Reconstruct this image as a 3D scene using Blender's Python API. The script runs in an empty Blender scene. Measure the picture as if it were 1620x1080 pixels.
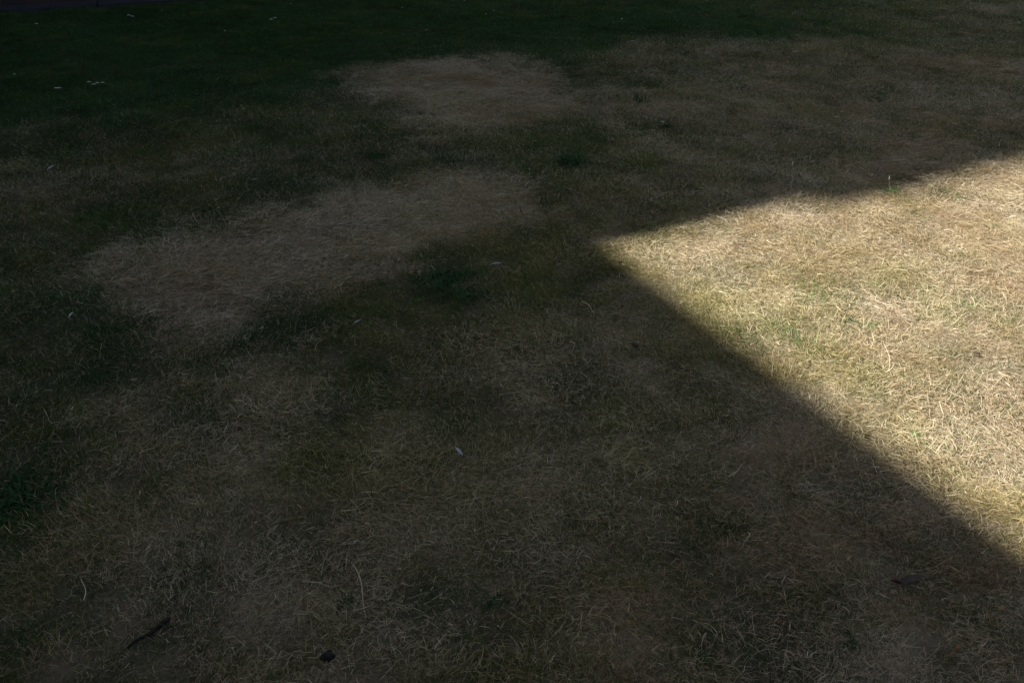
import bpy, math, random
import numpy as np
from mathutils import Vector, Matrix

R = math.radians
scene = bpy.context.scene
COL = scene.collection

# ------------------------------------------------------------------ camera
CAM_H, PITCH, LENS = 1.55, 29.5, 33.0
cam_d = bpy.data.cameras.new('camera')
cam = bpy.data.objects.new('camera', cam_d); COL.objects.link(cam)
cam.location = (0, 0, CAM_H)
cam.rotation_euler = (R(90 - PITCH), 0, 0)
cam_d.lens = LENS; cam_d.sensor_width = 36
cam_d.clip_end = 2000; cam_d.clip_start = 0.05
scene.camera = cam

def G(u, v, z=0.0):
    """pixel of the 1620 x 1080 photograph -> point on the lawn (metres)"""
    f = 1620 * LENS / 36
    p = R(PITCH)
    x = (u - 810) / f; y = (540 - v) / f
    dy = math.cos(p) + y * math.sin(p); dz = -math.sin(p) + y * math.cos(p)
    t = (z - CAM_H) / dz
    return np.array([x * t, dy * t])

# corner of the sunlit patch and its two edges on the ground
CN = G(966, 391); E1 = G(1620, 237); E2 = G(1620, 858)
A_DIR = (E1 - CN) / np.linalg.norm(E1 - CN)          # away from the sun
EAVES_H = 7.0
D2 = (E2 - CN) / np.linalg.norm(E2 - CN)
AZ = math.atan2(A_DIR[1], A_DIR[0])

# ------------------------------------------------------------------ light
SUN_EL, SUN_STRENGTH, SKY_STRENGTH = 40.0, 5.0, 0.067
scene.view_settings.view_transform = 'Standard'
scene.view_settings.look = 'None'
scene.view_settings.gamma = 1
scene.view_settings.exposure = 1.70
world = bpy.data.worlds.new('World'); scene.world = world
world.use_nodes = True
wn = world.node_tree.nodes; wn.clear()
sky = wn.new('ShaderNodeTexSky'); sky.sky_type = 'NISHITA'; sky.sun_disc = False
sun_xy = -A_DIR                                       # direction towards the sun
sky.sun_elevation = R(SUN_EL)
sky.sun_rotation = math.atan2(sun_xy[0], sun_xy[1])
sky.air_density = 1.0; sky.dust_density = 1.5; sky.ozone_density = 1.0
bg = wn.new('ShaderNodeBackground'); bg.inputs[1].default_value = SKY_STRENGTH
wo = wn.new('ShaderNodeOutputWorld')
hs = wn.new('ShaderNodeHueSaturation'); hs.inputs['Saturation'].default_value = 0.72   # sky made less blue, standing in for a camera white balance
world.node_tree.links.new(sky.outputs[0], hs.inputs['Color'])
world.node_tree.links.new(hs.outputs[0], bg.inputs[0])
world.node_tree.links.new(bg.outputs[0], wo.inputs[0])
sd = bpy.data.lights.new('sun', 'SUN'); sd.energy = SUN_STRENGTH; sd.angle = R(0.65)
sd.color = (1.0, 0.97, 0.90)
so = bpy.data.objects.new('sun', sd); COL.objects.link(so)
tosun = Vector((sun_xy[0] * math.cos(R(SUN_EL)), sun_xy[1] * math.cos(R(SUN_EL)), math.sin(R(SUN_EL))))
so.rotation_euler = tosun.to_track_quat('Z', 'Y').to_euler()
so.location = (-10, -6, 14)

# ------------------------------------------------------------------ helpers
def tag(o, label=None, cat=None, group=None, kind=None):
    if label: o['label'] = label
    if cat: o['category'] = cat
    if group: o['group'] = group
    if kind: o['kind'] = kind
    return o

def empty(name, loc, rz, label, cat, group=None):
    o = bpy.data.objects.new(name, None); COL.objects.link(o)
    o.location = loc; o.rotation_euler = (0, 0, rz); o.empty_display_size = 0.1
    return tag(o, label, cat, group)

class MB:
    """collects geometry, builds ONE mesh object"""
    def __init__(s): s.v = []; s.f = []; s.a = []
    def add(s, vs, fs, a=0.5):
        n = len(s.v); s.v += [tuple(p) for p in vs]; s.f += [tuple(n + i for i in q) for q in fs]
        s.a += [a] * len(vs)
    def box(s, x0, x1, y0, y1, z0, z1):
        s.add([(x0,y0,z0),(x1,y0,z0),(x1,y1,z0),(x0,y1,z0),(x0,y0,z1),(x1,y0,z1),(x1,y1,z1),(x0,y1,z1)],
              [(0,3,2,1),(4,5,6,7),(0,1,5,4),(1,2,6,5),(2,3,7,6),(3,0,4,7)])
    def tube(s, pts, rads, n=8, cap=True):
        pts = [Vector(p) for p in pts]; base = len(s.v); vs = []
        for i, p in enumerate(pts):
            d = (pts[min(i+1,len(pts)-1)] - pts[max(i-1,0)]).normalized()
            up = Vector((0,0,1)) if abs(d.z) < .9 else Vector((1,0,0))
            a = d.cross(up).normalized(); b = a.cross(d)
            for k in range(n):
                t = 2*math.pi*k/n
                vs.append(p + (a*math.cos(t) + b*math.sin(t))*rads[i])
        fs = []
        for i in range(len(pts)-1):
            for k in range(n):
                fs.append((i*n+k, i*n+(k+1)%n, (i+1)*n+(k+1)%n, (i+1)*n+k))
        if cap:
            fs.append(tuple(range(n-1,-1,-1))); fs.append(tuple((len(pts)-1)*n+k for k in range(n)))
        s.add(vs, fs)
    def build(s, name, m, parent=None, smooth=False, loc=None):
        me = bpy.data.meshes.new(name); me.from_pydata(s.v, [], s.f)
        at = me.attributes.new('tone', 'FLOAT', 'POINT'); at.data.foreach_set('value', np.array(s.a, 'f'))
        me.materials.append(m)
        if smooth: me.polygons.foreach_set('use_smooth', [True]*len(me.polygons))
        me.update()
        o = bpy.data.objects.new(name, me); COL.objects.link(o)
        if parent: o.parent = parent
        if loc is not None: o.location = loc
        return o

def mat(name, col, rough=0.8, col2=None, scale=20.0, bump=0.0, spec=0.3, trans=0.0, metal=0.0, detail=6):
    m = bpy.data.materials.new(name); m.use_nodes = True
    nt = m.node_tree; b = nt.nodes['Principled BSDF']
    b.inputs['Roughness'].default_value = rough
    b.inputs['Specular IOR Level'].default_value = spec
    b.inputs['Metallic'].default_value = metal
    b.inputs['Base Color'].default_value = (*col, 1)
    tc = nt.nodes.new('ShaderNodeTexCoord')
    nz = nt.nodes.new('ShaderNodeTexNoise'); nz.inputs['Scale'].default_value = scale; nz.inputs['Detail'].default_value = detail
    nt.links.new(tc.outputs['Object'], nz.inputs['Vector'])
    if col2:
        mx = nt.nodes.new('ShaderNodeMix'); mx.data_type = 'RGBA'
        mx.inputs[6].default_value = (*col, 1); mx.inputs[7].default_value = (*col2, 1)
        rp = nt.nodes.new('ShaderNodeMapRange'); rp.inputs[1].default_value = .35; rp.inputs[2].default_value = .65
        nt.links.new(nz.outputs[0], rp.inputs[0]); nt.links.new(rp.outputs[0], mx.inputs[0])
        nt.links.new(mx.outputs[2], b.inputs['Base Color'])
    if bump:
        bp = nt.nodes.new('ShaderNodeBump'); bp.inputs['Strength'].default_value = bump; bp.inputs['Distance'].default_value = .01
        nt.links.new(nz.outputs[0], bp.inputs['Height']); nt.links.new(bp.outputs[0], b.inputs['Normal'])
    if trans:
        b.inputs['Transmission Weight'].default_value = 0
        b.inputs['Subsurface Weight'].default_value = 0
        out = nt.nodes['Material Output']
        tr = nt.nodes.new('ShaderNodeBsdfTranslucent'); tr.inputs[0].default_value = (*col, 1)
        ms = nt.nodes.new('ShaderNodeMixShader'); ms.inputs[0].default_value = trans
        nt.links.new(b.outputs[0], ms.inputs[1]); nt.links.new(tr.outputs[0], ms.inputs[2])
        nt.links.new(ms.outputs[0], out.inputs[0])
    return m

def brick_mat(name, c1, c2, cm, rz):
    m = mat(name, c1, .9); nt = m.node_tree; b = nt.nodes['Principled BSDF']
    tc = nt.nodes.new('ShaderNodeTexCoord'); sp = nt.nodes.new('ShaderNodeSeparateXYZ'); cb = nt.nodes.new('ShaderNodeCombineXYZ')
    ad = nt.nodes.new('ShaderNodeMath'); ad.operation = 'ADD'
    nt.links.new(tc.outputs['Object'], sp.inputs[0])
    nt.links.new(sp.outputs[0], ad.inputs[0]); nt.links.new(sp.outputs[1], ad.inputs[1])
    nt.links.new(ad.outputs[0], cb.inputs[0]); nt.links.new(sp.outputs[2], cb.inputs[1])
    br = nt.nodes.new('ShaderNodeTexBrick'); br.inputs['Scale'].default_value = 1
    br.inputs['Brick Width'].default_value = .225; br.inputs['Row Height'].default_value = .075
    br.inputs['Mortar Size'].default_value = .006
    br.inputs['Color1'].default_value = (*c1, 1); br.inputs['Color2'].default_value = (*c2, 1); br.inputs['Mortar'].default_value = (*cm, 1)
    nt.links.new(cb.outputs[0], br.inputs['Vector'])
    nt.links.new(br.outputs[0], b.inputs['Base Color'])
    bp = nt.nodes.new('ShaderNodeBump'); bp.inputs['Strength'].default_value = .5; bp.inputs['Distance'].default_value = .01
    bp.invert = True
    nt.links.new(br.outputs[1], bp.inputs['Height']); nt.links.new(bp.outputs[0], b.inputs['Normal'])
    return m

# numpy value noise -------------------------------------------------
_rs = np.random.RandomState(7)
_tab = _rs.rand(256, 256)
def vnoise(x, y, sc, seed=0):
    x = np.asarray(x) * sc + seed * 17.31 + 1000; y = np.asarray(y) * sc + seed * 9.77 + 1000
    xi = np.floor(x).astype(int); yi = np.floor(y).astype(int)
    fx = x - xi; fy = y - yi; fx = fx*fx*(3-2*fx); fy = fy*fy*(3-2*fy)
    a = _tab[xi % 256, yi % 256]; b = _tab[(xi+1) % 256, yi % 256]
    c = _tab[xi % 256, (yi+1) % 256]; d = _tab[(xi+1) % 256, (yi+1) % 256]
    return (a*(1-fx)+b*fx)*(1-fy) + (c*(1-fx)+d*fx)*fy
def fbm(x, y, sc, oct=4, seed=0):
    s = 0; w = 0; a = 1.0
    for i in range(oct):
        s = s + a * vnoise(x, y, sc * 2**i, seed + i); w += a; a *= .55
    return s / w                                        # 0..1, mean .5

# ------------------------------------------------------------------ where the lawn is dry and where it is green
# (u, v, dryness, olive) : the state of the turf at places of the photograph
CTRL = [
 (60,60,.0,0),(250,60,.0,0),(450,60,.0,0),(650,45,.02,0),(850,50,.02,.1),(1000,45,.02,0),(1180,40,.05,.2),(1330,40,.12,.1),(1470,50,.28,0),(1600,45,.4,0),
 (50,150,.0,0),(200,150,.02,0),(350,150,.04,.1),(470,120,.03,.1),(520,170,.2,.1),(900,75,.08,0),(1000,95,.42,0),(1150,100,.5,0),(1300,90,.5,0),(1450,110,.58,0),(1600,120,.6,0),
 (930,120,.22,0),(980,160,.5,0),(1100,170,.55,0),(1250,160,.55,.2),(1400,180,.58,0),(1580,180,.58,0),
 (60,230,.12,0),(200,230,.1,.1),(350,220,.1,.3),(480,230,.2,.1),(570,210,.22,0),(610,250,.3,0),(680,240,.2,0),(780,225,.14,.3),(870,215,.1,.2),(950,225,.25,.3),(1080,240,.52,.2),(1200,240,.5,.1),(1350,230,.52,0),(1550,215,.58,0),
 (40,300,.35,0),(120,290,.35,0),(230,285,.4,0),(330,290,.3,.2),(430,310,.12,0),(500,290,.22,0),(560,280,.35,.1),(720,275,.3,0),(830,270,.15,.3),(900,270,.15,0),(980,290,.3,.4),(1100,290,.5,.2),(1230,270,.5,0),
 (40,370,.22,0),(100,390,.15,.1),(170,365,.05,.2),(240,340,.1,0),(330,340,.2,.1),(860,330,.25,.3),(930,340,.3,.4),(1020,330,.4,.3),
 (40,440,.12,.1),(100,450,.25,.1),(130,420,.1,.1),(30,530,.05,0),(90,520,.1,0),(150,560,.08,0),(60,600,.15,.1),(180,590,.05,0),(240,590,.1,.1),(320,565,.02,.1),(400,535,.0,.1),(460,515,.02,.1),(530,500,.08,.2),(600,470,.1,.3),(660,460,.15,.1),(710,435,.05,.1),(760,410,.1,.5),(820,405,.2,.7),(880,400,.2,.3),(930,415,.2,.2),
 (40,660,.25,.2),(130,650,.4,.3),(220,640,.35,.1),(300,620,.3,.1),(340,655,.15,0),(420,610,.36,.1),(500,590,.38,.1),(600,540,.25,.3),(660,520,.3,.4),(760,470,.3,.5),(850,470,.25,.6),(900,480,.15,.1),(960,470,.3,.2),(1000,500,.5,.2),
 (20,720,.3,.1),(100,730,.45,.2),(220,730,.45,.1),(330,720,.5,0),(430,700,.5,.1),(490,700,.3,.9),(580,650,.35,.6),(640,640,.25,.7),(620,590,.2,.2),(720,560,.4,.3),(820,540,.5,.4),(860,620,.5,.3),(940,590,.55,.2),(1050,570,.5,.3),(1120,590,.4,.3),
 (15,790,.02,0),(60,840,.4,.1),(150,820,.4,.3),(260,830,.4,.4),(380,800,.45,.3),(470,780,.35,.8),(600,740,.4,.6),(720,700,.38,.7),(800,700,.38,.6),(880,720,.5,.3),(960,640,.3,.5),(1020,680,.5,.5),(1150,680,.5,.3),(1250,720,.6,.1),(1350,770,.55,.1),
 (50,900,.15,.1),(130,940,.35,.1),(250,920,.45,.2),(380,930,.5,.1),(500,900,.5,.2),(640,860,.48,.5),(760,820,.5,.4),(800,900,.5,.4),(900,830,.62,.2),(1030,820,.62,.2),(1150,840,.35,.2),(1250,850,.65,0),(1400,860,.65,0),(1500,880,.5,0),(1590,930,.4,0),
 (40,1020,.12,.2),(170,1040,.3,.3),(320,1030,.5,.3),(460,1020,.4,.6),(620,1000,.5,.3),(720,1040,.3,.6),(770,950,.2,.1),(880,1000,.5,.3),(1010,980,.55,.1),(1110,1030,.45,.1),(1250,990,.55,0),(1380,960,.62,0),(1450,1040,.6,0),(1560,1000,.45,.1),
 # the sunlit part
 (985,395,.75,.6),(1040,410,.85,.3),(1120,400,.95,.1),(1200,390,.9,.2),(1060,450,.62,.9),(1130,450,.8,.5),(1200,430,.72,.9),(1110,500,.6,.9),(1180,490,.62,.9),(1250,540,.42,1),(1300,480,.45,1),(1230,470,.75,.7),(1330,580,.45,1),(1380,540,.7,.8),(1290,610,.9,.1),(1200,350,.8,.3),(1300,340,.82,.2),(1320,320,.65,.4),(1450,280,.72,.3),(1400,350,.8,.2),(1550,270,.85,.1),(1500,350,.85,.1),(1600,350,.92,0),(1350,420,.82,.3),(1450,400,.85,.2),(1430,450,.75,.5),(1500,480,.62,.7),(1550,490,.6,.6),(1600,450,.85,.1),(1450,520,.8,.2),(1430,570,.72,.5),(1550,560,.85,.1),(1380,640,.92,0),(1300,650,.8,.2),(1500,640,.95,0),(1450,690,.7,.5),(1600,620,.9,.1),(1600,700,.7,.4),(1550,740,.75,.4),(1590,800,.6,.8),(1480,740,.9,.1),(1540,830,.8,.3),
]
CPX = np.array([(c[0], c[1]) for c in CTRL], float)
CU = np.array([G(c[0], c[1]) for c in CTRL]); CD = np.array([c[2] for c in CTRL]); CO = np.array([c[3] for c in CTRL])
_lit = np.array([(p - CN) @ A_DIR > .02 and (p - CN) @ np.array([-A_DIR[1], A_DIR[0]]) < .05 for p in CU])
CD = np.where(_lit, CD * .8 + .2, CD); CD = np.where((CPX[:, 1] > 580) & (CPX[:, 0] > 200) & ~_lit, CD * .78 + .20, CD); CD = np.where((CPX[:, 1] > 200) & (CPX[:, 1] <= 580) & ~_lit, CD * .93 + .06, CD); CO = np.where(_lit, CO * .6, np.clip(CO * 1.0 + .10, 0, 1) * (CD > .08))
# bleached straw patches, outlines on the ground
def outline(pts): return np.array([G(*p) for p in pts])
PATCH = [outline([(545,120),(600,108),(700,98),(780,92),(850,112),(905,135),(925,160),(930,178),(860,192),(800,200),(740,208),(700,216),(660,205),(640,188),(610,165),(560,145)]),
         outline([(150,420),(200,400),(280,380),(360,358),(430,335),(500,315),(570,300),(650,285),(730,278),(800,285),(845,305),(868,330),(858,352),(800,375),(740,392),(690,412),(640,432),(580,452),(520,470),(450,482),(400,500),(370,520),(330,545),(280,552),(220,535),(180,500),(160,465)])]
def poly_sd(x, y, P):
    n = len(P); d = np.full(x.shape, 1e9); ins = np.zeros(x.shape, bool)
    for i in range(n):
        a = P[i]; b = P[(i+1) % n]; e = b - a
        wx = x - a[0]; wy = y - a[1]
        t = np.clip((wx*e[0] + wy*e[1]) / (e @ e), 0, 1)
        d = np.minimum(d, np.hypot(wx - t*e[0], wy - t*e[1]))
        c = ((a[1] <= y) & (b[1] > y)) | ((b[1] <= y) & (a[1] > y))
        xi = a[0] + (y - a[1]) / np.where(abs(e[1]) < 1e-9, 1e-9, e[1]) * e[0]
        ins ^= c & (x < xi)
    return np.where(ins, d, -d)

def turf(x, y):
    """dryness, olive, bleached-patch mask at ground points"""
    x = np.asarray(x, float); y = np.asarray(y, float)
    wx = x + (fbm(x, y, 3.2, 3, 31) - .5) * .35; wy = y + (fbm(x, y, 3.2, 3, 41) - .5) * .45
    # distances scaled by how coarsely the points are set with distance from the house
    num = np.zeros(x.shape); nol = np.zeros(x.shape); den = np.zeros(x.shape) + 1e-9
    for (px, py), d, o in zip(CU, CD, CO):
        s = .07 * (1 + .34 * max(py - 1.5, 0))
        r2 = ((wx - px)**2 + ((wy - py) / 1.3)**2) / (s * s)
        w = 1 / (1 + r2)**2.0
        num += w * d; nol += w * o; den += w
    dry = num / den; ol = nol / den
    far = np.clip((np.hypot(x - 1, y - 5) - 7) / 5, 0, 1)
    dry = dry * (1 - far) + far * (.15 + .5 * fbm(x, y, .5, 3, 5))
    dry = dry + ((fbm(x, y, 5.5, 3, 3) - .5) * .62 + (fbm(x, y, 14, 2, 83) - .5) * .50) * np.clip(dry * 3.0, .12, 1)
    ol = np.clip(ol + (fbm(x, y, 4.0, 3, 9) - .5) * .7 + (fbm(x, y, 12.0, 2, 29) - .5) * .6, 0, 1)
    wob = (fbm(x, y, 5.0, 4, 13) - .5) * .20 + (fbm(x, y, 13.0, 3, 19) - .5) * .40 - .02
    pm = np.zeros(x.shape)
    for i, P in enumerate(PATCH):
        sd_ = poly_sd(x, y, P) + wob * (1.3 if i == 0 else 1.0)
        soft = .17 if i else .32
        pm = np.maximum(pm, np.clip(sd_ / soft + .5, 0, 1))
    dry = dry * (1 - pm) + pm * (.89 + (fbm(x, y, 9, 3, 91) - .5) * .45)
    return np.clip(dry, 0, 1), ol, pm

def height(x, y):
    return (fbm(x, y, 1.1, 3, 55) - .5) * .045 + (fbm(x, y, 6, 2, 66) - .5) * .026

# ------------------------------------------------------------------ ground sheet
def axis(lo, hi, step, far, k=1.35):
    c = list(np.arange(lo, hi + 1e-6, step)); s = step; a = c[0]; b = c[-1]
    L = []; H = []
    while a > -far: s *= k; a -= s; L.append(a)
    s = step
    while b < far: s *= k; b += s; H.append(b)
    return np.array(L[::-1] + c + H)
gx = axis(-7.5, 9.5, .05, 500); gy = axis(-2.0, 13.5, .05, 500)
X, Y = np.meshgrid(gx, gy, indexing='xy')
dryg, olg, pmg = turf(X.ravel(), Y.ravel())
fade = np.clip(1 - (np.hypot(X - 1, Y - 5) - 12) / 10, 0, 1)
Z = height(X, Y) * fade
nx, ny = len(gx), len(gy)
co = np.stack([X.ravel(), Y.ravel(), Z.ravel()], 1).astype('f')
i0 = (np.arange(ny-1)[:, None] * nx + np.arange(nx-1)[None, :]).ravel()
quads = np.stack([i0, i0+1, i0+1+nx, i0+nx], 1).astype('i')
def fast_mesh(name, co, quads, smooth=True):
    me = bpy.data.meshes.new(name)
    me.vertices.add(len(co)); me.vertices.foreach_set('co', co.ravel())
    me.loops.add(quads.size); me.loops.foreach_set('vertex_index', quads.ravel())
    me.polygons.add(len(quads)); me.polygons.foreach_set('loop_start', np.arange(0, quads.size, 4, dtype='i'))
    me.polygons.foreach_set('loop_total', np.full(len(quads), 4, 'i'))
    if smooth: me.polygons.foreach_set('use_smooth', np.ones(len(quads), bool))
    me.update(calc_edges=True); me.validate()
    return me
gme = fast_mesh('ground', co, quads)
for nm, arr in (('dry', dryg), ('olive', olg)):
    at = gme.attributes.new(nm, 'FLOAT', 'POINT'); at.data.foreach_set('value', arr.astype('f'))
ground = bpy.data.objects.new('ground', gme); COL.objects.link(ground); tag(ground, kind='structure')

def attr(nt, name, typ='GEOMETRY'):
    a = nt.nodes.new('ShaderNodeAttribute'); a.attribute_name = name; a.attribute_type = typ; return a
def mixc(nt, fac, a, b, blend='MIX'):
    m = nt.nodes.new('ShaderNodeMix'); m.data_type = 'RGBA'; m.blend_type = blend
    for k, s in ((0, fac), (6, a), (7, b)):
        if isinstance(s, (int, float)): m.inputs[k].default_value = s
        elif isinstance(s, tuple): m.inputs[k].default_value = (*s, 1)
        else: nt.links.new(s, m.inputs[k])
    return m.outputs[2]
def math_(nt, op, a, b, clamp=False):
    m = nt.nodes.new('ShaderNodeMath'); m.operation = op; m.use_clamp = clamp
    for k, s in ((0, a), (1, b)):
        if isinstance(s, (int, float)): m.inputs[k].default_value = s
        else: nt.links.new(s, m.inputs[k])
    return m.outputs[0]

gm = bpy.data.materials.new('thatch and soil'); gm.use_nodes = True; nt = gm.node_tree
b = nt.nodes['Principled BSDF']; b.inputs['Roughness'].default_value = 1; b.inputs['Specular IOR Level'].default_value = .1
tc = nt.nodes.new('ShaderNodeTexCoord')
n1 = nt.nodes.new('ShaderNodeTexNoise'); n1.inputs['Scale'].default_value = 60; n1.inputs['Detail'].default_value = 8
nt.links.new(tc.outputs['Object'], n1.inputs['Vector'])
g_ = mixc(nt, attr(nt, 'olive').outputs['Fac'], (.012, .018, .008), (.035, .035, .014))
d_ = mixc(nt, n1.outputs[0], (.09, .068, .045), (.25, .195, .13))
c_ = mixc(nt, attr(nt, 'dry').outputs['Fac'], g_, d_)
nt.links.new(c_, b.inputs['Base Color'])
bp = nt.nodes.new('ShaderNodeBump'); bp.inputs['Distance'].default_value = .01; bp.inputs['Strength'].default_value = .6
nt.links.new(n1.outputs[0], bp.inputs['Height']); nt.links.new(bp.outputs[0], b.inputs['Normal'])
gme.materials.append(gm)

# ------------------------------------------------------------------ grass blades
def blade_mat():
    m = bpy.data.materials.new('grass blades'); m.use_nodes = True; nt = m.node_tree
    b = nt.nodes['Principled BSDF']; b.inputs['Roughness'].default_value = .6; b.inputs['Specular IOR Level'].default_value = .12
    bl = attr(nt, 'blade'); sp = nt.nodes.new('ShaderNodeSeparateXYZ'); nt.links.new(bl.outputs['Vector'], sp.inputs[0])
    r1, r2, al = sp.outputs
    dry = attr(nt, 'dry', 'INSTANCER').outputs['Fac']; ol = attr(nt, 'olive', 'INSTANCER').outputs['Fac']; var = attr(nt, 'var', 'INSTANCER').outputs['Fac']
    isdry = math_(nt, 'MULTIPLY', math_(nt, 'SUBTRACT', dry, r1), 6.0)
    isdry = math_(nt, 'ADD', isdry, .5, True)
    # straw: brown thatch to bleached straw
    rp = nt.nodes.new('ShaderNodeValToRGB'); e = rp.color_ramp.elements
    e[0].position = 0; e[0].color = (.13, .095, .060, 1); e[1].position = 1; e[1].color = (.74, .67, .53, 1)
    for p_, c in ((.25, (.31, .235, .145)), (.6, (.43, .355, .245)), (.85, (.56, .485, .355))):
        k = e.new(p_); k.color = (*c, 1)
    nt.links.new(r2, rp.inputs[0])
    hue = mixc(nt, 1.0, rp.outputs[0], mixc(nt, var, (.74, .66, .54), (1.08, 1.09, 1.12)), 'MULTIPLY')
    hue = mixc(nt, math_(nt, 'MULTIPLY', ol, .75), hue, mixc(nt, 1.0, hue, (.86, .93, .60), 'MULTIPLY'))
    gl = mixc(nt, r2, (.010, .034, .009), (.038, .105, .025))
    go = mixc(nt, r2, (.060, .066, .013), (.20, .20, .045))
    gr = mixc(nt, ol, gl, go)
    # dried tips on green blades
    tip = math_(nt, 'MULTIPLY', math_(nt, 'SUBTRACT', al, .7), 1.6, True)
    gr = mixc(nt, math_(nt, 'MULTIPLY', tip, dry), gr, hue)
    c = mixc(nt, isdry, gr, hue)
    nt.links.new(c, b.inputs['Base Color'])
    tr = nt.nodes.new('ShaderNodeBsdfTranslucent'); nt.links.new(c, tr.inputs[0])
    ms = nt.nodes.new('ShaderNodeMixShader'); ms.inputs[0].default_value = .28
    nt.links.new(b.outputs[0], ms.inputs[1]); nt.links.new(tr.outputs[0], ms.inputs[2])
    nt.links.new(ms.outputs[0], nt.nodes['Material Output'].inputs[0])
    return m
BM = blade_mat()
SEG = 5
def clump(seed, n, rad, lmin, lmax, up, curl, w0, w1, flat):
    """n curved ribbons rooted within rad; up = how upright, flat = share lying on the thatch"""
    r = np.random.RandomState(seed)
    base = np.clip(r.normal(0, rad * .62, (n, 2)), -rad * 1.5, rad * 1.5)
    L = r.uniform(lmin, lmax, n) * r.uniform(.5, 1.0, n); w = r.uniform(w0, w1, n) * np.where(r.rand(n) < .07, 1.6, 1.0)
    lay = r.rand(n) < flat
    el = np.where(lay, r.uniform(-.05, .35, n), r.uniform(.45, 1.35, n) * up)
    az = np.where(r.rand(n) < .45, r.uniform(0, 2*np.pi, n), r.normal(0, .75, n)); bend = r.normal(0, curl * .6, n); sag = np.where(lay, r.uniform(0, .5, n), r.uniform(.2, 1.6, n))
    z0 = np.where(lay, r.uniform(.001, .018, n), -.002)
    P = np.zeros((n, SEG+1, 3)); P[:, 0, :2] = base; P[:, 0, 2] = z0
    T = np.zeros((n, SEG+1, 3))
    for k in range(SEG+1):
        t = k / SEG
        a = az + bend * t; e = el - sag * t * t
        d = np.stack([np.cos(e)*np.cos(a), np.cos(e)*np.sin(a), np.sin(e)], 1); T[:, k] = d
        if k < SEG: P[:, k+1] = P[:, k] + d * (L / SEG)[:, None]
    P[:, 1:, 2] = np.maximum(P[:, 1:, 2], .001 + z0[:, None] * .5 + r.uniform(0, .004, (n, 1)))
    roll = r.uniform(-1.0, 1.0, n)
    V = np.zeros((n, SEG+1, 2, 3))
    for k in range(SEG+1):
        t = k / SEG; d = T[:, k]
        s = np.stack([-np.sin(az + bend*t), np.cos(az + bend*t), np.zeros(n)], 1)
        u = np.cross(s, d)
        rr = roll + .6 * t
        side = s * np.cos(rr)[:, None] + u * np.sin(rr)[:, None]
        hw = w * .5 * (1 - t**2.2 * .92) * (.75 + .25 * min(1, t * 4))
        V[:, k, 0] = P[:, k] - side * hw[:, None]; V[:, k, 1] = P[:, k] + side * hw[:, None]
    co = V.reshape(-1, 3).astype('f')
    q = []
    for k in range(SEG): q.append([2*k, 2*k+1, 2*k+3, 2*k+2])
    q = np.array(q)
    quads = (np.arange(n)[:, None, None] * (2*(SEG+1)) + q[None]).reshape(-1, 4).astype('i')
    me = fast_mesh('grass_clump', co, quads)
    at = me.attributes.new('blade', 'FLOAT_VECTOR', 'POINT')
    r1 = r.rand(n); r2 = np.clip(r.beta(2, 2.2, n), 0, 1)
    A = np.zeros((n, SEG+1, 2, 3)); A[..., 0] = r1[:, None, None]; A[..., 1] = r2[:, None, None]; A[..., 2] = (np.arange(SEG+1)/SEG)[None, :, None]
    at.data.foreach_set('vector', A.ravel().astype('f'))
    me.materials.append(BM)
    return me
kit = bpy.data.collections.new('grass clumps')
def addk(me, i):
    o = bpy.data.objects.new('grass_clump_%02d' % i, me); kit.objects.link(o)
ki = 0
for s in range(4): addk(clump(100+s, 240, .075, .020, .052, .55, .8, .0008, .0016, .80), ki); ki += 1     # straw mat
for s in range(2): addk(clump(110+s, 170, .075, .035, .080, .50, 1.1, .0009, .0018, .85), ki); ki += 1
for s in range(6): addk(clump(200+s, 230, .070, .020, .056, .95, .6, .0008, .0018, .34), ki); ki += 1     # mixed
for s in range(6): addk(clump(300+s, 230, .065, .016, .042, 1.0, .5, .0008, .0017, .22), ki); ki += 1     # green, upright

def frustum_mask(x, y):
    # ground seen by the photograph plus a margin
    return (y > 1.0) & (y < 11.5) & (np.abs(x) < .42 * y + 1.25 + .1*y)
rs = np.random.RandomState(11)
def scatter(x0, x1, y0, y1, dens):
    s = 1 / math.sqrt(dens); xs = np.arange(x0, x1, s); ys = np.arange(y0, y1, s)
    a, b = np.meshgrid(xs, ys); a = a.ravel(); b = b.ravel()
    return a + rs.uniform(-.75, .75, a.size) * s, b + rs.uniform(-.75, .75, a.size) * s
px, py = scatter(-6.5, 6.5, .9, 11.5, DENS := 390)
k = frustum_mask(px, py); px, py = px[k], py[k]; sc0 = np.ones(px.size)
ox, oy = scatter(-7.5, 9.5, -2, 13.5, 90)
k = ~frustum_mask(ox, oy); ox, oy = ox[k], oy[k]
px = np.concatenate([px, ox]); py = np.concatenate([py, oy]); sc0 = np.concatenate([sc0, np.full(ox.size, 1.45)])
# the house, wall and path stand where no grass grows
P0 = CN - A_DIR * (EAVES_H / math.tan(R(SUN_EL)))     # foot of the tall block's corner
ND = np.array([-A_DIR[1], A_DIR[0]])
WB = G(150, 14); WD = (G(258, 4) - G(60, 15)); WD /= np.linalg.norm(WD); WN = np.array([-WD[1], WD[0]])

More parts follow.
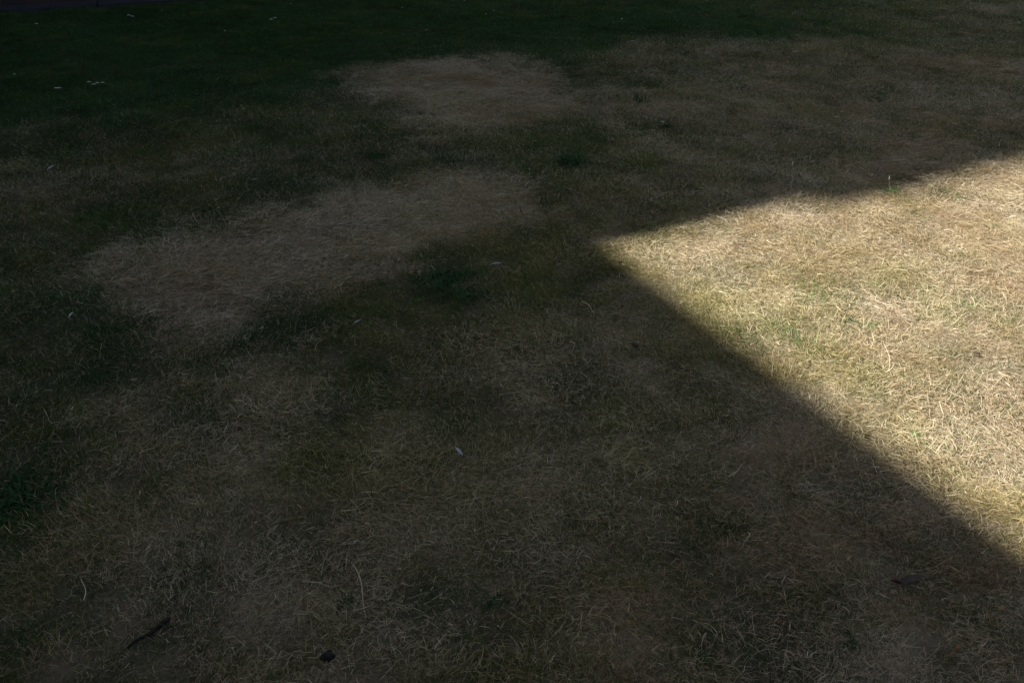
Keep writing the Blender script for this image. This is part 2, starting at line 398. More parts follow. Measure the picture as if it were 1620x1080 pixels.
def keep(x, y):
    l = (x - P0[0]) * A_DIR[0] + (y - P0[1]) * A_DIR[1]
    w = (x - WB[0]) * WN[0] + (y - WB[1]) * WN[1]
    return (l > .15) & (w < .03)
k = keep(px, py); px, py, sc0 = px[k], py[k], sc0[k]
pz = height(px, py)
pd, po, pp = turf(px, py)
N = px.size; print('clumps', N)
lie = np.clip(pd + rs.normal(0, .16, N), 0, 1)
kind = np.where(lie > .72, rs.randint(0, 6, N), np.where(lie > .3, rs.randint(6, 12, N), rs.randint(12, 18, N)))
tuft = fbm(px, py, 6.5, 3, 77)
scl = sc0 * (.47 + .68 * tuft + rs.normal(0, .13, N))
kind = np.where((pp > .4) & (rs.rand(N) < .35), rs.randint(4, 6, N), kind)
yaw = 2*np.pi * 2.2 * fbm(px, py, 1.3, 3, 101) + rs.normal(0, 1.0, N)
tilt = rs.normal(0, .10, (N, 2))
var = np.clip((fbm(px, py, 2.6, 4, 23) - .5) * 1.5 + (fbm(px, py, 17, 2, 27) - .5) * 1.0 + .5 + rs.normal(0, .22, N) + .12 * pp, 0, 1)
gmsh = bpy.data.meshes.new('grass'); gmsh.vertices.add(N)
gmsh.vertices.foreach_set('co', np.stack([px, py, pz], 1).astype('f').ravel())
for nm, arr in (('dry', pd), ('olive', po), ('var', var), ('scl', scl)):
    at = gmsh.attributes.new(nm, 'FLOAT', 'POINT'); at.data.foreach_set('value', arr.astype('f'))
at = gmsh.attributes.new('kindx', 'INT', 'POINT'); at.data.foreach_set('value', kind.astype('i'))
at = gmsh.attributes.new('rot', 'FLOAT_VECTOR', 'POINT'); at.data.foreach_set('vector', np.stack([tilt[:, 0], tilt[:, 1], yaw], 1).astype('f').ravel())
grass = bpy.data.objects.new('grass', gmsh); COL.objects.link(grass)
tag(grass, 'short summer turf of dry straw and dark green blades covering the whole lawn', 'grass', kind='stuff')
ng = bpy.data.node_groups.new('scatter turf', 'GeometryNodeTree')
ng.interface.new_socket('Geometry', in_out='INPUT', socket_type='NodeSocketGeometry')
ng.interface.new_socket('Geometry', in_out='OUTPUT', socket_type='NodeSocketGeometry')
gi = ng.nodes.new('NodeGroupInput'); go_ = ng.nodes.new('NodeGroupOutput')
ci = ng.nodes.new('GeometryNodeCollectionInfo'); ci.inputs['Collection'].default_value = kit
ci.inputs['Separate Children'].default_value = True; ci.inputs['Reset Children'].default_value = True
ip = ng.nodes.new('GeometryNodeInstanceOnPoints'); ip.inputs['Pick Instance'].default_value = True
def nat(name, typ):
    n = ng.nodes.new('GeometryNodeInputNamedAttribute'); n.data_type = typ; n.inputs[0].default_value = name
    return n.outputs[0]
er = ng.nodes.new('FunctionNodeEulerToRotation')
L = ng.links.new
L(gi.outputs[0], ip.inputs['Points']); L(ci.outputs[0], ip.inputs['Instance'])
L(nat('kindx', 'INT'), ip.inputs['Instance Index'])
L(nat('rot', 'FLOAT_VECTOR'), er.inputs[0]); L(er.outputs[0], ip.inputs['Rotation'])
L(nat('scl', 'FLOAT'), ip.inputs['Scale']); L(ip.outputs[0], go_.inputs[0])
md = grass.modifiers.new('scatter turf', 'NODES'); md.node_group = ng

# ------------------------------------------------------------------ house casting the shade (local x away from the wall, local y along it)
M_BRICK = brick_mat('dark red brick', (.035, .022, .022), (.025, .017, .018), (.035, .032, .030), 0)
M_WHITE = mat('white paint', (.75, .75, .72), .5, (.68, .68, .64), 8)
M_GLASS = mat('window glass', (.02, .025, .03), .05, spec=.8)
M_TILE = mat('slate roof tiles', (.07, .075, .085), .7, (.10, .10, .11), 6, .4)
M_GUT = mat('black gutter plastic', (.02, .02, .02), .4)
M_DOOR = mat('dark green door paint', (.02, .05, .035), .4)
def window(parent, x, y0, y1, z0, z1):
    f = MB(); t = .06
    f.box(x, x+.06, y0, y1, z0, z0+t); f.box(x, x+.06, y0, y1, z1-t, z1)
    f.box(x, x+.06, y0, y0+t, z0+t, z1-t); f.box(x, x+.06, y1-t, y1, z0+t, z1-t)
    ym = (y0+y1)/2; f.box(x, x+.055, ym-.03, ym+.03, z0+t, z1-t)
    w = f.build('window', M_WHITE, parent)
    g = MB(); g.box(x+.005, x+.02, y0+t, ym-.03, z0+t, z1-t); g.box(x+.005, x+.02, ym+.03, y1-t, z0+t, z1-t); g.build('pane', M_GLASS, w)
    s = MB(); s.box(x, x+.12, y0-.06, y1+.06, z0-.08, z0-.003); s.build('sill', M_WHITE, w)
def gabled(name, parent, x0, x1, y0, y1, ze, rise, over, endover0=.0, endover1=.0):
    """pitched roof with ridge along y, eaves edges at x0-over and x1+over"""
    r = MB(); xm = (x0+x1)/2; a = x0-over; b2 = x1+over; t = .12; ya = y0-endover0; yb = y1+endover1
    pr = [(a, ze), (xm, ze+rise), (b2, ze), (b2, ze-t), (xm, ze+rise-t), (a, ze-t)]
    n = len(pr); vs = [(p[0], ya, p[1]) for p in pr] + [(p[0], yb, p[1]) for p in pr]
    fs = [(i, i+n, (i+1) % n + n, (i+1) % n) for i in range(n)]
    fs += [(0,1,4,5), (1,2,3,4), (5+n,4+n,1+n,0+n), (4+n,3+n,2+n,1+n)]
    r.add(vs, fs); return r.build(name, M_TILE, parent)
house = empty('brick_house', (P0[0], P0[1], 0), AZ, 'dark brick house with a tall block and a lower wing shading the lawn', 'house')
OV = .30
def prism(x0, x1, y0, y1, z1, rise):
    w = MB(); xm = (x0+x1)/2
    pr = [(x0, -.3), (x1, -.3), (x1, z1), (xm, z1+rise), (x0, z1)]; n = 5
    vs = [(p[0], y0, p[1]) for p in pr] + [(p[0], y1, p[1]) for p in pr]
    w.add(vs, [(i, (i+1) % n, (i+1) % n + n, i+n) for i in range(n)] + [(4,3,2,1,0), (5,6,7,8,9)]); return w
# low wing: its front eaves edge lies on local x = 0
prism(-8.3, -OV, -14, -.003, EAVES_H-.17, 2.2).build('wing_wall', M_BRICK, house)
gabled('wing_roof', house, -8.3, -OV, -14, -.003, EAVES_H, 2.4, OV, .25, 0)
TW = 13.0; TH = 15.5
prism(-9, 0, 0, TW, TH, 2.6).build('wall', M_BRICK, house)
roof = gabled('roof', house, -9, 0, 0, TW, TH+.15, 2.7, .12, .15, .15)
c = MB(); c.box(-5.0, -4.0, 9.5, 10.6, TH+1.5, TH+4.2); c.build('chimney', M_BRICK, roof)
for zz in (.9, 3.6):
    for yy in (-3.2, -6.4, -12.6): window(house, -OV+.002, yy, yy+1.4, zz, zz+1.4)
window(house, -OV+.002, -9.6, -8.2, 3.6, 5.0)
dm = MB(); dm.box(-OV+.002, -OV+.08, -9.5, -8.5, .02, 2.1); door = dm.build('door', M_DOOR, house)
hd = MB(); hd.tube([(-OV+.09, -9.38, 1.0), (-OV+.14, -9.38, 1.0), (-OV+.14, -9.26, 1.0)], [.012]*3); hd.build('handle', M_GUT, door)
for zz in (.9, 4.2, 7.5, 10.8):
    for yy in (1.6, 5.0, 8.4): window(house, .002, yy, yy+1.5, zz, zz+1.7)
gu = MB(); gu.tube([(-.055, -14.2, EAVES_H-.12), (-.055, -.05, EAVES_H-.12)], [.05]*2, 10); gu.build('gutter', M_GUT, house)
dp = MB(); dp.tube([(-OV+.06, -.35, EAVES_H-.2), (-OV+.06, -.35, 0)], [.035]*2, 10); dp.build('downpipe', M_GUT, house)

# the lower wing is not quite square to the tall block
SKEW = math.atan2(D2[1], D2[0]) - (AZ - math.pi/2)
for o in list(house.children):
    xs = [v.co for v in o.data.vertices]
    if max(q.y for q in xs) < .3 and o.name.split('.')[0] in ('wing_wall', 'wing_roof', 'window', 'door', 'gutter', 'downpipe'):
        o.rotation_euler = (0, 0, SKEW)
print('skew', math.degrees(SKEW))

# single storey block added unseen behind the camera, to darken the foreground
BLOCKER = MB(); BLOCKER.box(-2.2, 10.5, -9.5, -4.25, -.3, 2.75); BLOCKER.build('added_shade_wall', M_BRICK, house)
ef = MB(); ef.box(-2.2, 10.62, -9.62, -4.13, 2.753, 2.92); ef.build('added_shade_roof', M_GUT, house)
for xx in (2.0, 7.4):
    f = MB(); y0 = -4.248
    f.box(xx, xx+1.8, y0, y0+.06, .02, .10); f.box(xx, xx+1.8, y0, y0+.06, 2.1, 2.18)
    for q in (xx, xx+.87, xx+1.74): f.box(q, q+.06, y0, y0+.06, .10, 2.1)
    w = f.build('added_block_door', M_WHITE, house)
    g = MB(); g.box(xx+.06, xx+.87, y0+.005, y0+.02, .10, 2.1); g.box(xx+.93, xx+1.74, y0+.005, y0+.02, .10, 2.1); g.build('pane', M_GLASS, w)

# ------------------------------------------------------------------ path and boundary wall beyond the far left corner
WAZ = math.atan2(WD[1], WD[0])
M_PAV = mat('weathered concrete slabs', (.022, .025, .031), .9, (.012, .013, .016), 9, .3)
def along(s, o): return WB + WD * s + WN * o
pm_ = MB()
s = -2.6; rr = random.Random(4)
while s < 16:
    n = .88 + rr.uniform(-.01, .01)
    a = along(s, .02 + rr.uniform(-.01, .01)); b_ = along(s+n-.012, .02 + rr.uniform(-.01, .01)); c2 = along(s+n-.012, .27); d2 = along(s, .27)
    z = .030 + rr.uniform(-.003, .003)
    pm_.add([(a[0],a[1],-.1),(b_[0],b_[1],-.1),(c2[0],c2[1],-.1),(d2[0],d2[1],-.1),(a[0],a[1],z),(b_[0],b_[1],z),(c2[0],c2[1],z),(d2[0],d2[1],z)],
            [(0,3,2,1),(4,5,6,7),(0,1,5,4),(1,2,6,5),(2,3,7,6),(3,0,4,7)])
    s += n
path = pm_.build('path', M_PAV); tag(path, kind='structure')
gw = empty('garden_wall', (*along(0, .30), 0), WAZ, 'dark red brick garden wall with flat coping behind the slab path', 'wall')
w = MB(); w.box(-2.7, 16, 0, .24, -.2, 2.35); w.build('wall', M_BRICK, gw)
w = MB(); w.box(-2.7, 16.03, -.04, .28, 2.353, 2.42); w.build('coping', M_PAV, gw)

# dense evergreens added out of view behind the garden wall, to block sky light
M_LEAF = mat('evergreen leaves', (.018, .040, .016), .7, (.035, .065, .025), 3, 0, .15, .2)
M_TRUNK = mat('tree bark', (.09, .065, .045), .95, (.05, .038, .028), 12, .8)
def evergreen(x, y, h, r, seed, label):
    t = empty('added_evergreen', (x, y, 0), 0, label, 'tree', 'unseen evergreens added to block sky light')
    rr = np.random.RandomState(seed)
    m = MB(); m.tube([(0,0,-.2),(.03,0,h*.3),(.0,.05,h*.65),(0,0,h*.95)], [.17,.13,.07,.02], 9)
    for k in range(26):
        z = h*(.12+.8*k/26); a = k*2.4; L_ = r*(1.05-(z/h))*.9+.1
        m.tube([(0,0,z),(L_*.5*math.cos(a),L_*.5*math.sin(a),z+.12),(L_*math.cos(a),L_*math.sin(a),z+.1)], [.03,.02,.008], 5)
    m.build('trunk', M_TRUNK, t)
    n = 15000; z = h*(.06 + .94*rr.beta(1.1, 1.35, n)); an = rr.uniform(0, 2*np.pi, n)
    R_ = r*np.clip(1.12-(z/h), .02, 1)**.65*(.72+.3*fbm(an*2.2+seed, z*1.6, 1.0, 3, seed))*rr.uniform(.45, 1, n)**.5
    c = np.stack([R_*np.cos(an), R_*np.sin(an), z], 1)
    d1 = rr.normal(0, 1, (n, 3)); d1[:, 2] += .4; d1 /= np.linalg.norm(d1, axis=1)[:, None]
    d2 = np.cross(d1, rr.normal(0, 1, (n, 3))); d2 /= np.linalg.norm(d2, axis=1)[:, None]
    l = rr.uniform(.06, .13, n)[:, None]; w = rr.uniform(.02, .05, n)[:, None]
    V = np.stack([c-d1*l, c+d2*w, c+d1*l, c-d2*w], 1).reshape(-1, 3).astype('f')
    me = fast_mesh('crown', V, np.arange(4*n).reshape(-1, 4).astype('i'), False); me.materials.append(M_LEAF)
    o = bpy.data.objects.new('crown', me); COL.objects.link(o); o.parent = t
for k, (s_, h_, r_, l_) in enumerate(((-.6, 10.6, 1.55, 'sky-blocking evergreen added behind the garden wall, next to the house'),
        (1.3, 12.4, 1.7, 'tallest sky-blocking evergreen added behind the garden wall, second from the house'),
        (3.3, 11.3, 1.65, 'sky-blocking evergreen added behind the garden wall, third from the house'),
        (5.4, 11.8, 1.7, 'sky-blocking evergreen added behind the garden wall, fourth from the house'),
        (7.5, 9.6, 1.6, 'sky-blocking evergreen added behind the garden wall, fifth from the house'),
        (9.8, 8.2, 1.4, 'sky-blocking evergreen added behind the garden wall, sixth from the house'),
        (12.2, 7.2, 1.4, 'shortest sky-blocking evergreen added behind the garden wall, farthest from the house'))):
    q = along(s_, 2.1); evergreen(q[0], q[1], h_, r_, 40+k, l_)

evergreen(-6.1, 6.9, 7.5, 1.35, 71, 'narrow evergreen added to darken the lawn beside the tall block of the house')  # added just out of frame, to deepen the shade at the far left

# ------------------------------------------------------------------ small things lying or growing on the lawn
def ground_z(x, y): return float(height(np.array([x]), np.array([y]))[0])
def spot(u, v, up=0.0):
    p = G(u, v); return (float(p[0]), float(p[1]), ground_z(p[0], p[1]) + up)
M_FEATH = mat('white feather', (.34, .38, .44), .7, (.26, .30, .35), 60, 0, .2, .25)
M_QUILL = mat('feather quill', (.55, .52, .45), .5)
M_PETAL = mat('white petals', (.55, .57, .54), .7, None, 20, 0, .2, .3)
M_YELL = mat('yellow flower centre', (.55, .38, .03), .8)
M_STEM = mat('green stem', (.05, .10, .03), .7)
M_WEED = mat('weed leaf cool green', (.015, .046, .015), .7, (.026, .074, .025), 70, .2, .08, .25)
M_WEED2 = mat('weed leaf bright green', (.045, .12, .02), .7, (.07, .17, .035), 70, .2, .1, .3)
M_STRAW = mat('dry stalk', (.52, .44, .30), .7, (.40, .32, .20), 90, 0, .3, .1)
M_SOIL = mat('dark soil', (.022, .016, .012), .95, (.045, .032, .024), 60, .8)
M_BARK = mat('dark bark', (.010, .007, .006), .95, (.018, .012, .011), 90, .8)
M_DEAD = mat('dead leaf brown', (.028, .020, .016), .8, (.05, .033, .024), 50, .3)
M_DEADR = mat('dead leaf reddish', (.06, .018, .016), .7, (.035, .014, .012), 60)
M_ORANGE = mat('dry yellow leaf', (.20, .10, .02), .7, (.12, .06, .015), 80)
M_STONE = mat('grey stone', (.015, .015, .015), .95, (.010, .010, .010), 50, .5)

def feather(u, v, length, rz, label, curl=.25, pitch=.15):
    length *= .85; t = empty('feather', spot(u, v, .022), rz, label, 'feather', 'small white feathers dropped on the lawn')
    n = 14; vane = MB(); r = random.Random(int(u))
    for side in (-1, 1):
        pts = []
        for i in range(n+1):
            s = i/n; w = length*.115*math.sin(math.pi*min(1, s*1.05+.02))**.6 * (1 + .12*r.uniform(-1, 1))
            z = curl*length*s*(1-s) + .002 + pitch*length*s*.2
            pts.append((s*length, z, w))
        vs = []
        for x, z, w in pts: vs += [(x, 0, z), (x - w*.25, side*w*.6, z + w*.30), (x - w*.6, side*w, z + w*.15)]
        fs = []
        for i in range(n):
            for k in range(2): fs.append((3*i+k, 3*i+k+1, 3*i+k+4, 3*i+k+3))
        vane.add(vs, fs)
    vane.build('vane', M_FEATH, t, True)
    q = MB(); q.tube([(-length*.18, 0, -.002)] + [(s*length, 0, curl*length*s*(1-s)+.003+pitch*length*s*.2) for s in (0, .25, .5, .75, .97)],
                     [length*.016]*3 + [length*.012, length*.008, length*.003], 6)
    q.build('quill', M_QUILL, t, True)
    return t
feather(778, 425, .050, .15, 'bluish white curled feather in the grass right of the dark green clump')
feather(722, 722, .050, -1.05, 'long pale blue feather slanting in the turf at the centre of the foreground', .10, .0)
feather(400, 290, .030, .3, 'small white feather in the dark grass above the long straw patch')
feather(78, 275, .055, 1.2, 'grey white downy feather in dark turf near the left edge, above the rest there')
feather(111, 507, .040, 1.5, 'pale bluish feather tip standing in dark grass left of the long straw patch')
feather(562, 520, .034, .9, 'thin pale green white feather below the long straw patch')
feather(882, 427, .020, .4, 'tiny pale down feather on shaded turf left of the corner of the sunlit patch')
feather(561, 874, .016, .8, 'tiny blue white fluff of feather in the lower foreground turf')
feather(995, 73, .06, -.1, 'grey feather lying flat in the far turf right of the distant straw patch')
feather(1253, 90, .06, .2, 'pale grey feather lying among dry grass at the far right')

def petals(mb, c, r, n, tilt, k0=0, droop=.15):
    for i in range(n):
        a = 2*math.pi*i/n + k0; ca, sa = math.cos(a), math.sin(a); w = r*.30
        P = [(r*.15, 0, 0), (r*.6, -w, r*.12), (r*.6, w, r*.12), (r, -w*.6, -r*droop), (r, w*.6, -r*droop), (r*1.08, 0, -r*droop)]
        vs = []
        for x, y, z in P:
            X_ = x*ca - y*sa; Y_ = x*sa + y*ca
            vs.append((c[0]+X_, c[1]+Y_, c[2]+z + tilt*Y_))
        mb.add(vs, [(0,1,2), (1,3,4,2), (3,5,4)])
def flower(u, v, r, label, name='daisy', cat='daisy', group='tiny white daisies in the shaded grass', heads=((0,0),)):
    h = .045; r *= .78
    t = empty(name, spot(u, v+0, -.002), 0, label, cat, group)
    pt = MB(); st = MB(); rr = random.Random(int(u*7+v))
    for hx, hy in heads:
        hh = h + rr.uniform(-.008, .008)
        petals(pt, (hx, hy, hh), r, 11, -.35, rr.random())
        st.tube([(hx*.2, hy*.2, 0), (hx*.7, hy*.7, hh*.5), (hx, hy, hh-.002)], [.0012]*3, 5)
        ce = MB(); vs = []; fs = []
        for j in range(3):
            for k in range(8):
                a = 2*math.pi*k/8; q = r*.26*math.cos(j*.6); vs.append((hx+q*math.cos(a), hy+q*math.sin(a), hh + r*.05 + r*.2*math.sin(j*.6)))
        for j in range(2):
            for k in range(8): fs.append((j*8+k, j*8+(k+1)%8, (j+1)*8+(k+1)%8, (j+1)*8+k))
        fs.append(tuple(16+k for k in range(8))); ce.add(vs, fs); ce.build('centre', M_YELL, t)
    st.build('stem', M_STEM, t); pt.build('petals', M_PETAL, t)
WF = 'white flower heads standing in the dark grass'
flower(92, 150, .019, 'single rounded white flower head in dark grass, left of the pair', 'white_flower', 'flower', WF, ((0,0),(.014,.004)))
flower(151, 143, .017, 'cluster of flat white flower heads in dark grass, right of the single one', 'white_flower', 'flower', WF, ((-.03,0),(0,-.005),(.024,-.006),(.042,.03)))
flower(430, 38, .020, 'small pale flower by itself in the far dark grass right of the paved path', 'white_flower', 'flower', WF, ((0,0),(.03,.004)))
flower(205, 31, .020, 'pale flower nearest below the paved path in the far left corner', 'white_flower', 'flower', WF, ((0,0),(.03,0)))
flower(60, 48, .018, 'pale green white flower below the left end of the paved path', 'white_flower', 'flower', WF)
for u, v, l in ((637,18,'tiny white daisy in far dark grass above the left half of the distant straw patch'),
                (735,9,'tiny white daisy at the top edge of the lawn, highest of the far daisies'),
                (769,28,'tiny white daisy of a close pair in far grass, the left and lower one'),
                (781,24,'tiny white daisy of a close pair in far grass, the right and upper one'),
                (675,56,'tiny white daisy just above the distant straw patch'),
                (983,40,'tiny white daisy alone in far dark grass right of the distant straw patch'),
                (461,11,'tiny white daisy at the far left edge of the dark grass beyond the path end'),
                (357,56,'tiny greenish white daisy in dark grass between the path and the straw patch'),
                (26,131,'tiny pale daisy at the left edge of the dark grass'),
                (1047,205,'tiny white daisy beside the low round weed right of the distant straw patch')):
    flower(u, v, .011, l)

def leaf(mb, L_, w, az, el, droop, wav, r):
    n = 7; vs = []
    x = y = z = 0
    for i in range(n+1):
        s = i/n; e = el - droop*s*s; ww = w*math.sin(math.pi*(.08+.90*s))**.8 * (1 + wav*(1 if i % 2 else -1))
        ca, sa = math.cos(az), math.sin(az)
        for sd in (-1, 0, 1):
            vs.append((x - sa*ww*sd, y + ca*ww*sd, z + abs(sd)*ww*.35))
        st = L_/n; x += math.cos(e)*ca*st; y += math.cos(e)*sa*st; z = max(.003, z + math.sin(e)*st)
        az += r.uniform(-.08, .08)
    fs = []
    for i in range(n):
        for k in range(2): fs.append((3*i+k, 3*i+k+1, 3*i+k+4, 3*i+k+3))
    mb.add(vs, fs)
def weed(u, v, rad, n, label, m=None, up=.5, wide=.10, spread=0., name='weed', cat='weed'):
    t = empty(name, spot(u, v, .006), 0, label, cat, 'green weeds growing in the turf')
    mb = MB(); r = random.Random(int(u*3+v))
    n = int(n*2.2); rad *= .72; wide *= .55; spread *= 1.15
    for i in range(n):
        L_ = rad*r.uniform(.35, 1.1); az = r.uniform(0, 2*math.pi); ox_ = r.gauss(0, spread); oy_ = r.gauss(0, spread)
        k0 = len(mb.v); leaf(mb, L_, L_*wide*r.uniform(.7, 1.3), az, r.uniform(.1, 1.2)*up + .08, r.uniform(.2, .9), .22, r)
        mb.v[k0:] = [(a+ox_, b_+oy_, c_) for a, b_, c_ in mb.v[k0:]]
    mb.build('leaves', m or M_WEED, t, True)
    s_ = MB(); s_.tube([(0,0,-.01), (0,0,.004), (.001,0,.012)], [.004,.004,.002], 6); s_.build('stem', M_STEM, t)
weed(898, 262, .085, 60, 'rounded bright green weed in shade between the two straw patches', M_WEED, .75, .13, .035)
weed(1012, 165, .085, 34, 'dark spiky weed standing upright right of the distant straw patch', None, 1.25, .06, .02)
weed(1055, 204, .065, 26, 'low dark round weed right of and below the spiky one', None, .7, .10, .02)
weed(710, 446, .085, 90, 'large dark green weed clump below the right end of the long straw patch', None, .8, .10, .05)
weed(740, 470, .06, 40, 'smaller dark green weed just below the large clump', None, .7, .10, .03)
weed(1408, 303, .060, 30, 'bright green weed in sunlight near the upper shadow edge', M_WEED2, .6, .09, .022)
weed(1340, 513, .035, 16, 'small green weed in sunlight, left of two amid the sunlit patch', M_WEED, .4, .13, .012)
weed(1374, 518, .040, 18, 'small pale green weed in sunlight, right of two amid the sunlit patch', M_WEED2, .5, .12, .012)
weed(1530, 487, .050, 14, 'faint green weed in sunlight at the right side', M_WEED2, .4, .10, .03)
weed(1147, 838, .050, 26, 'dark green weed in shade left of the lower sunlit edge', None, .7, .11, .022)
weed(20, 795, .075, 110, 'big dark green weed clump cut by the left edge', None, .7, .10, .055)
weed(775, 958, .045, 20, 'small dark weed in the foreground turf below the long feather', None, .7, .11, .018)
weed(430, 1070, .022, 12, 'small bright green weed at the bottom edge', M_WEED2, .6, .15, .008)
weed(758, 802, .022, 9, 'tiny bright green weed leaf cluster right of the long feather', M_WEED2, .5, .2, .006)
weed(545, 962, .035, 12, 'small green weed in the lower left foreground', None, .7, .15, .012)
weed(335, 660, .045, 26, 'dark green weed left of centre below the long straw patch', None, .7, .08, .03)
weed(1115, 1052, .038, 14, 'green weed at the bottom edge right of the centre', None, .6, .16, .014)
weed(1340, 1022, .036, 14, 'low green weed in the lower right foreground', None, .6, .15, .016)
weed(930, 137, .10, 26, 'flat dark green weed at the right rim of the distant straw patch', None, .35, .10, .06)
weed(920, 165, .07, 16, 'small flat dark weed on the right end of the distant straw patch', None, .3, .10, .03)
weed(1390, 160, .10, 18, 'flat dark weed in the far dry turf at the right', None, .3, .08, .05)
weed(1448, 693, .03, 10, 'tiny green weed in sunlight above the lower shadow edge', M_WEED2, .5, .12, .01)

for u, v, r_, n_, l in ((430, 525, .07, 40, 'tuft of cool green grass at the lower rim of the long straw patch'),
                      (300, 578, .06, 30, 'tuft of green grass just under the lower left end of the long straw patch'),
                      (165, 585, .07, 34, 'tuft of dark green grass left of the lower end of the long straw patch'),
                      (760, 412, .05, 26, 'small tuft of green grass left of the bluish white curled feather'),
                      (860, 330, .07, 30, 'tuft of green grass at the right end of the long straw patch'),
                      (700, 262, .08, 34, 'tuft of green grass midway between the two straw patches'),
                      (590, 235, .08, 34, 'tuft of green grass left between the two straw patches'),
                      (180, 355, .08, 40, 'wide tuft of dark green grass above the left end of the long straw patch'),
                      (1300, 482, .06, 24, 'faint green tuft in sunlight above the two small weeds'),
                      (1262, 545, .05, 22, 'yellow green tuft in sunlight near the lower shadow edge')):
    weed(u, v, r_, n_, l, M_WEED2 if u > 1200 else None, 1.15, .05, .05, 'grass_tuft', 'grass tuft')
def stalk(u0, v0, u1, v1, lift, rad, label, top=0.0, head=False):
    """dead stem from one place towards another, arched by lift"""
    a = np.array(spot(u0, v0)); b_ = np.array(spot(u1, v1)); t = empty('dry_stalk', tuple(a), 0, label, 'grass stalk', 'loose pale stalks of dead grass')
    d = b_ - a; pts = []
    for i in range(9):
        s = i/8; pts.append((d[0]*s + .006*math.sin(s*5), d[1]*s, d[2]*s + .022 + lift*math.sin(math.pi*s*.9) + top*s))
    m = MB(); m.tube(pts, [rad*.7*(1 - .55*i/8) for i in range(9)], 6); m.build('stem', M_STRAW, t, True)
    if head:
        h_ = MB(); p = Vector(pts[-1]); q = Vector(pts[-2]); dd = (p-q).normalized()
        h_.tube([p, p+dd*.006, p+dd*.016, p+dd*.026], [rad*.6, rad*2.4, rad*1.9, rad*.4], 6); h_.build('seed_head', M_STRAW, t, True)
stalk(920, 484, 942, 506, .004, .0022, 'thick pale stalk lying in shade below the sunlit corner')
stalk(964, 508, 990, 512, .012, .0015, 'curved pale stalk beside the thick one below the sunlit corner')
stalk(595, 408, 645, 396, .004, .0014, 'pale stalk lying on the right half of the long straw patch')
stalk(560, 905, 585, 992, .006, .0018, 'long pale stalk in the lower left foreground')
stalk(1180, 856, 1176, 884, .012, .0016, 'short pale stalk standing right of the dark weed in shade')
stalk(1233, 925, 1238, 943, .016, .0017, 'hooked pale stalk in the lower right shade')
stalk(1152, 762, 1180, 740, .004, .0018, 'pale stalk slanting upward in shade left of the lower sunlit edge')
stalk(480, 932, 530, 944, .006, .0016, 'pale arched stalk in the left foreground')
stalk(135, 960, 137, 925, .010, .0020, 'bleached upright stalk in the dark left foreground')
stalk(1248, 306, 1250, 297, .002, .0014, 'upright green tinged stalk at the upper shadow edge, left of its fellows', .075, True)
for u, v, u1, l in ((1325, 300, 1337, 'dry stalk leaning right across the upper shadow edge, left of the bright weed'),
                    (1362, 304, 1376, 'dry stalk with seed head leaning right just left of the bright weed'),
                    (1404, 312, 1404, 'dry stalk standing straight beside the bright weed'),
                    (1495, 322, 1518, 'long thin dry stalk leaning right in the sunlight beyond the bright weed'),
                    (1581, 258, 1577, 'dry stalk standing at the upper shadow edge near the right side')):
    stalk(u, v, u1, v-6, .002, .0007, l, .050, True)
stalk(1405, 590, 1395, 555, .004, .0013, 'pale dry stalk standing in the middle of the sunlit patch', .02)
stalk(1375, 560, 1378, 540, .004, .0012, 'thin dry stalk standing left of another in the sunlit patch', .02)

def lump(name, u, v, r, label, cat, group, m, sq=.6):
    t = MB(); rr = random.Random(int(u+v)); bm = []
    import bmesh
    b_ = bmesh.new(); bmesh.ops.create_icosphere(b_, subdivisions=3, radius=1)
    for q in b_.verts:
        n_ = q.co.normalized(); s = 1 + .25*math.sin(n_.x*5+rr.random()*.1+u) * math.cos(n_.y*4+v) + .10*math.sin(n_.z*11+u)*math.cos(n_.x*13)
        q.co = Vector((n_.x*r*s*1.15, n_.y*r*s*.9, n_.z*r*s*sq))
    me = bpy.data.meshes.new(name); b_.to_mesh(me); b_.free(); me.materials.append(m)
    me.polygons.foreach_set('use_smooth', [True]*len(me.polygons))
    o = bpy.data.objects.new(name, me); COL.objects.link(o); o.location = spot(u, v, .012 + r*.2); return tag(o, label, cat, group)
lump('stone', 518, 1043, .013, 'dark rounded stone sunk in the turf near the bottom edge', 'stone', None, M_STONE, .7)
SG = 'dark crumbs of soil on the turf'
lump('soil_crumb', 1218, 419, .009, 'dark crumb of soil in sunlight right of the first one', 'soil crumb', SG, M_SOIL)
lump('soil_crumb', 1162, 387, .008, 'dark crumb of soil in sunlight near the upper shadow edge', 'soil crumb', SG, M_SOIL)
lump('soil_crumb', 980, 423, .007, 'tiny dark crumb at the corner of the sunlit patch', 'soil crumb', SG, M_SOIL)
lump('soil_crumb', 1545, 565, .008, 'grey black crumb in sunlight at the right side', 'soil crumb', SG, M_SOIL)
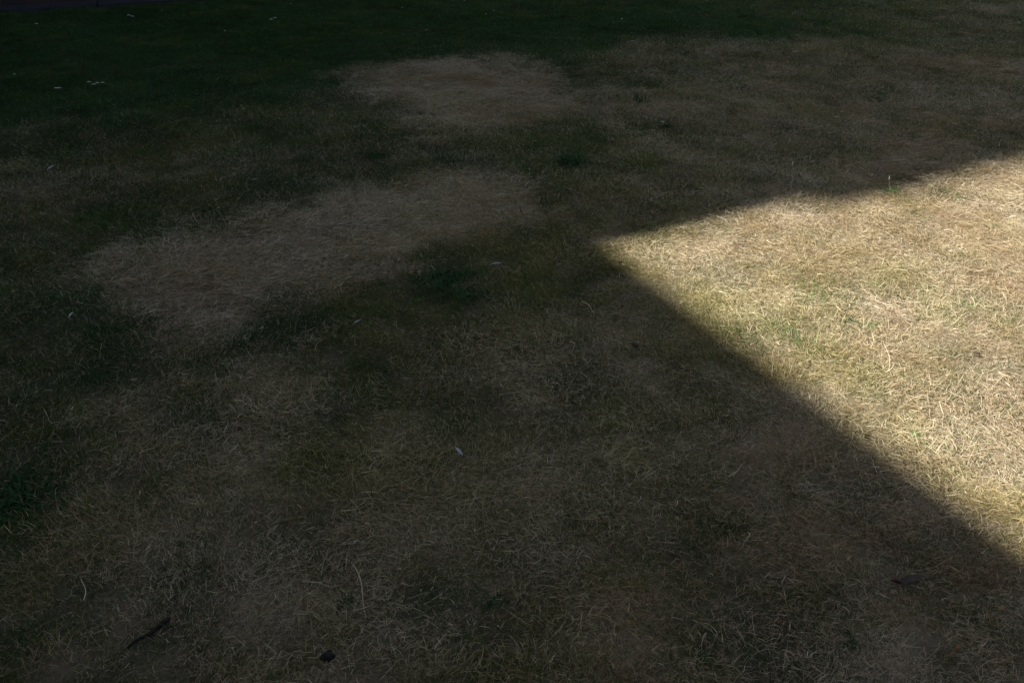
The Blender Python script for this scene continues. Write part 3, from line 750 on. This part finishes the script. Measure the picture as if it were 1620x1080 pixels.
lump('soil_crumb', 1370, 696, .008, 'dark crumb just inside the lower sunlit edge', 'soil crumb', SG, M_SOIL)
lump('soil_crumb', 755, 544, .010, 'dark crumb in the shaded turf at the centre', 'soil crumb', SG, M_SOIL, .4)
lump('soil_crumb', 1005, 552, .011, 'flat dark crumb in shade right of the centre', 'soil crumb', SG, M_SOIL, .35)

# twig
a = np.array(spot(204, 1030, .013)); b_ = np.array(spot(270, 985, .018)); d = b_ - a
t = empty('twig', tuple(a), 0, 'dark brown twig lying in the turf at the lower left', 'twig')
m = MB(); m.tube([(d[0]*s, d[1]*s + .002*math.sin(s*6), d[2]*s + .004*math.sin(s*9)) for s in (0, .15, .3, .5, .68, .85, 1)], [.0024, .003, .0035, .0042, .0046, .0054, .005], 8)
m.build('stem', M_BARK, t, True)
m = MB(); m.tube([(d[0]*.45, d[1]*.45, d[2]*.45), (d[0]*.42+.012, d[1]*.42-.006, .008), (d[0]*.40+.026, d[1]*.42-.008, .010)], [.0026, .0020, .0012], 6); m.build('side_shoot', M_BARK, t, True)
# folded dead leaf with a reddish stalk end
t = empty('dead_leaf', spot(1418, 935, .024), .28, 'dark folded dead leaf with a reddish end in the lower right shade', 'leaf')
m = MB(); leaf(m, .070, .010, .0, .12, .25, .1, random.Random(3)); m.build('blade', M_DEAD, t, True)
m = MB(); m.tube([(.004, 0, .003), (-.008, .003, .010), (-.020, .001, .013)], [.005, .006, .003], 7); m.build('stalk', M_DEADR, t, True)
for u, v, r_, l in ((994, 1001, .011, 'scrap of orange leaf at the bottom, right of the centre'),
                    (1256, 923, .009, 'scrap of yellow brown leaf left of the dead leaf'),
                    (1584, 980, .012, 'scrap of orange leaf near the lower right corner'),
                    (1509, 1038, .010, 'scrap of yellow leaf at the bottom near the right corner')):
    m = MB(); leaf(m, r_*1.3, r_*.5, u*.7, .3, .6, .15, random.Random(int(u)))
    o = m.build('leaf_scrap', M_ORANGE, None, True, loc=spot(u, v, .022)); tag(o, l, 'leaf', 'small scraps of orange leaf')
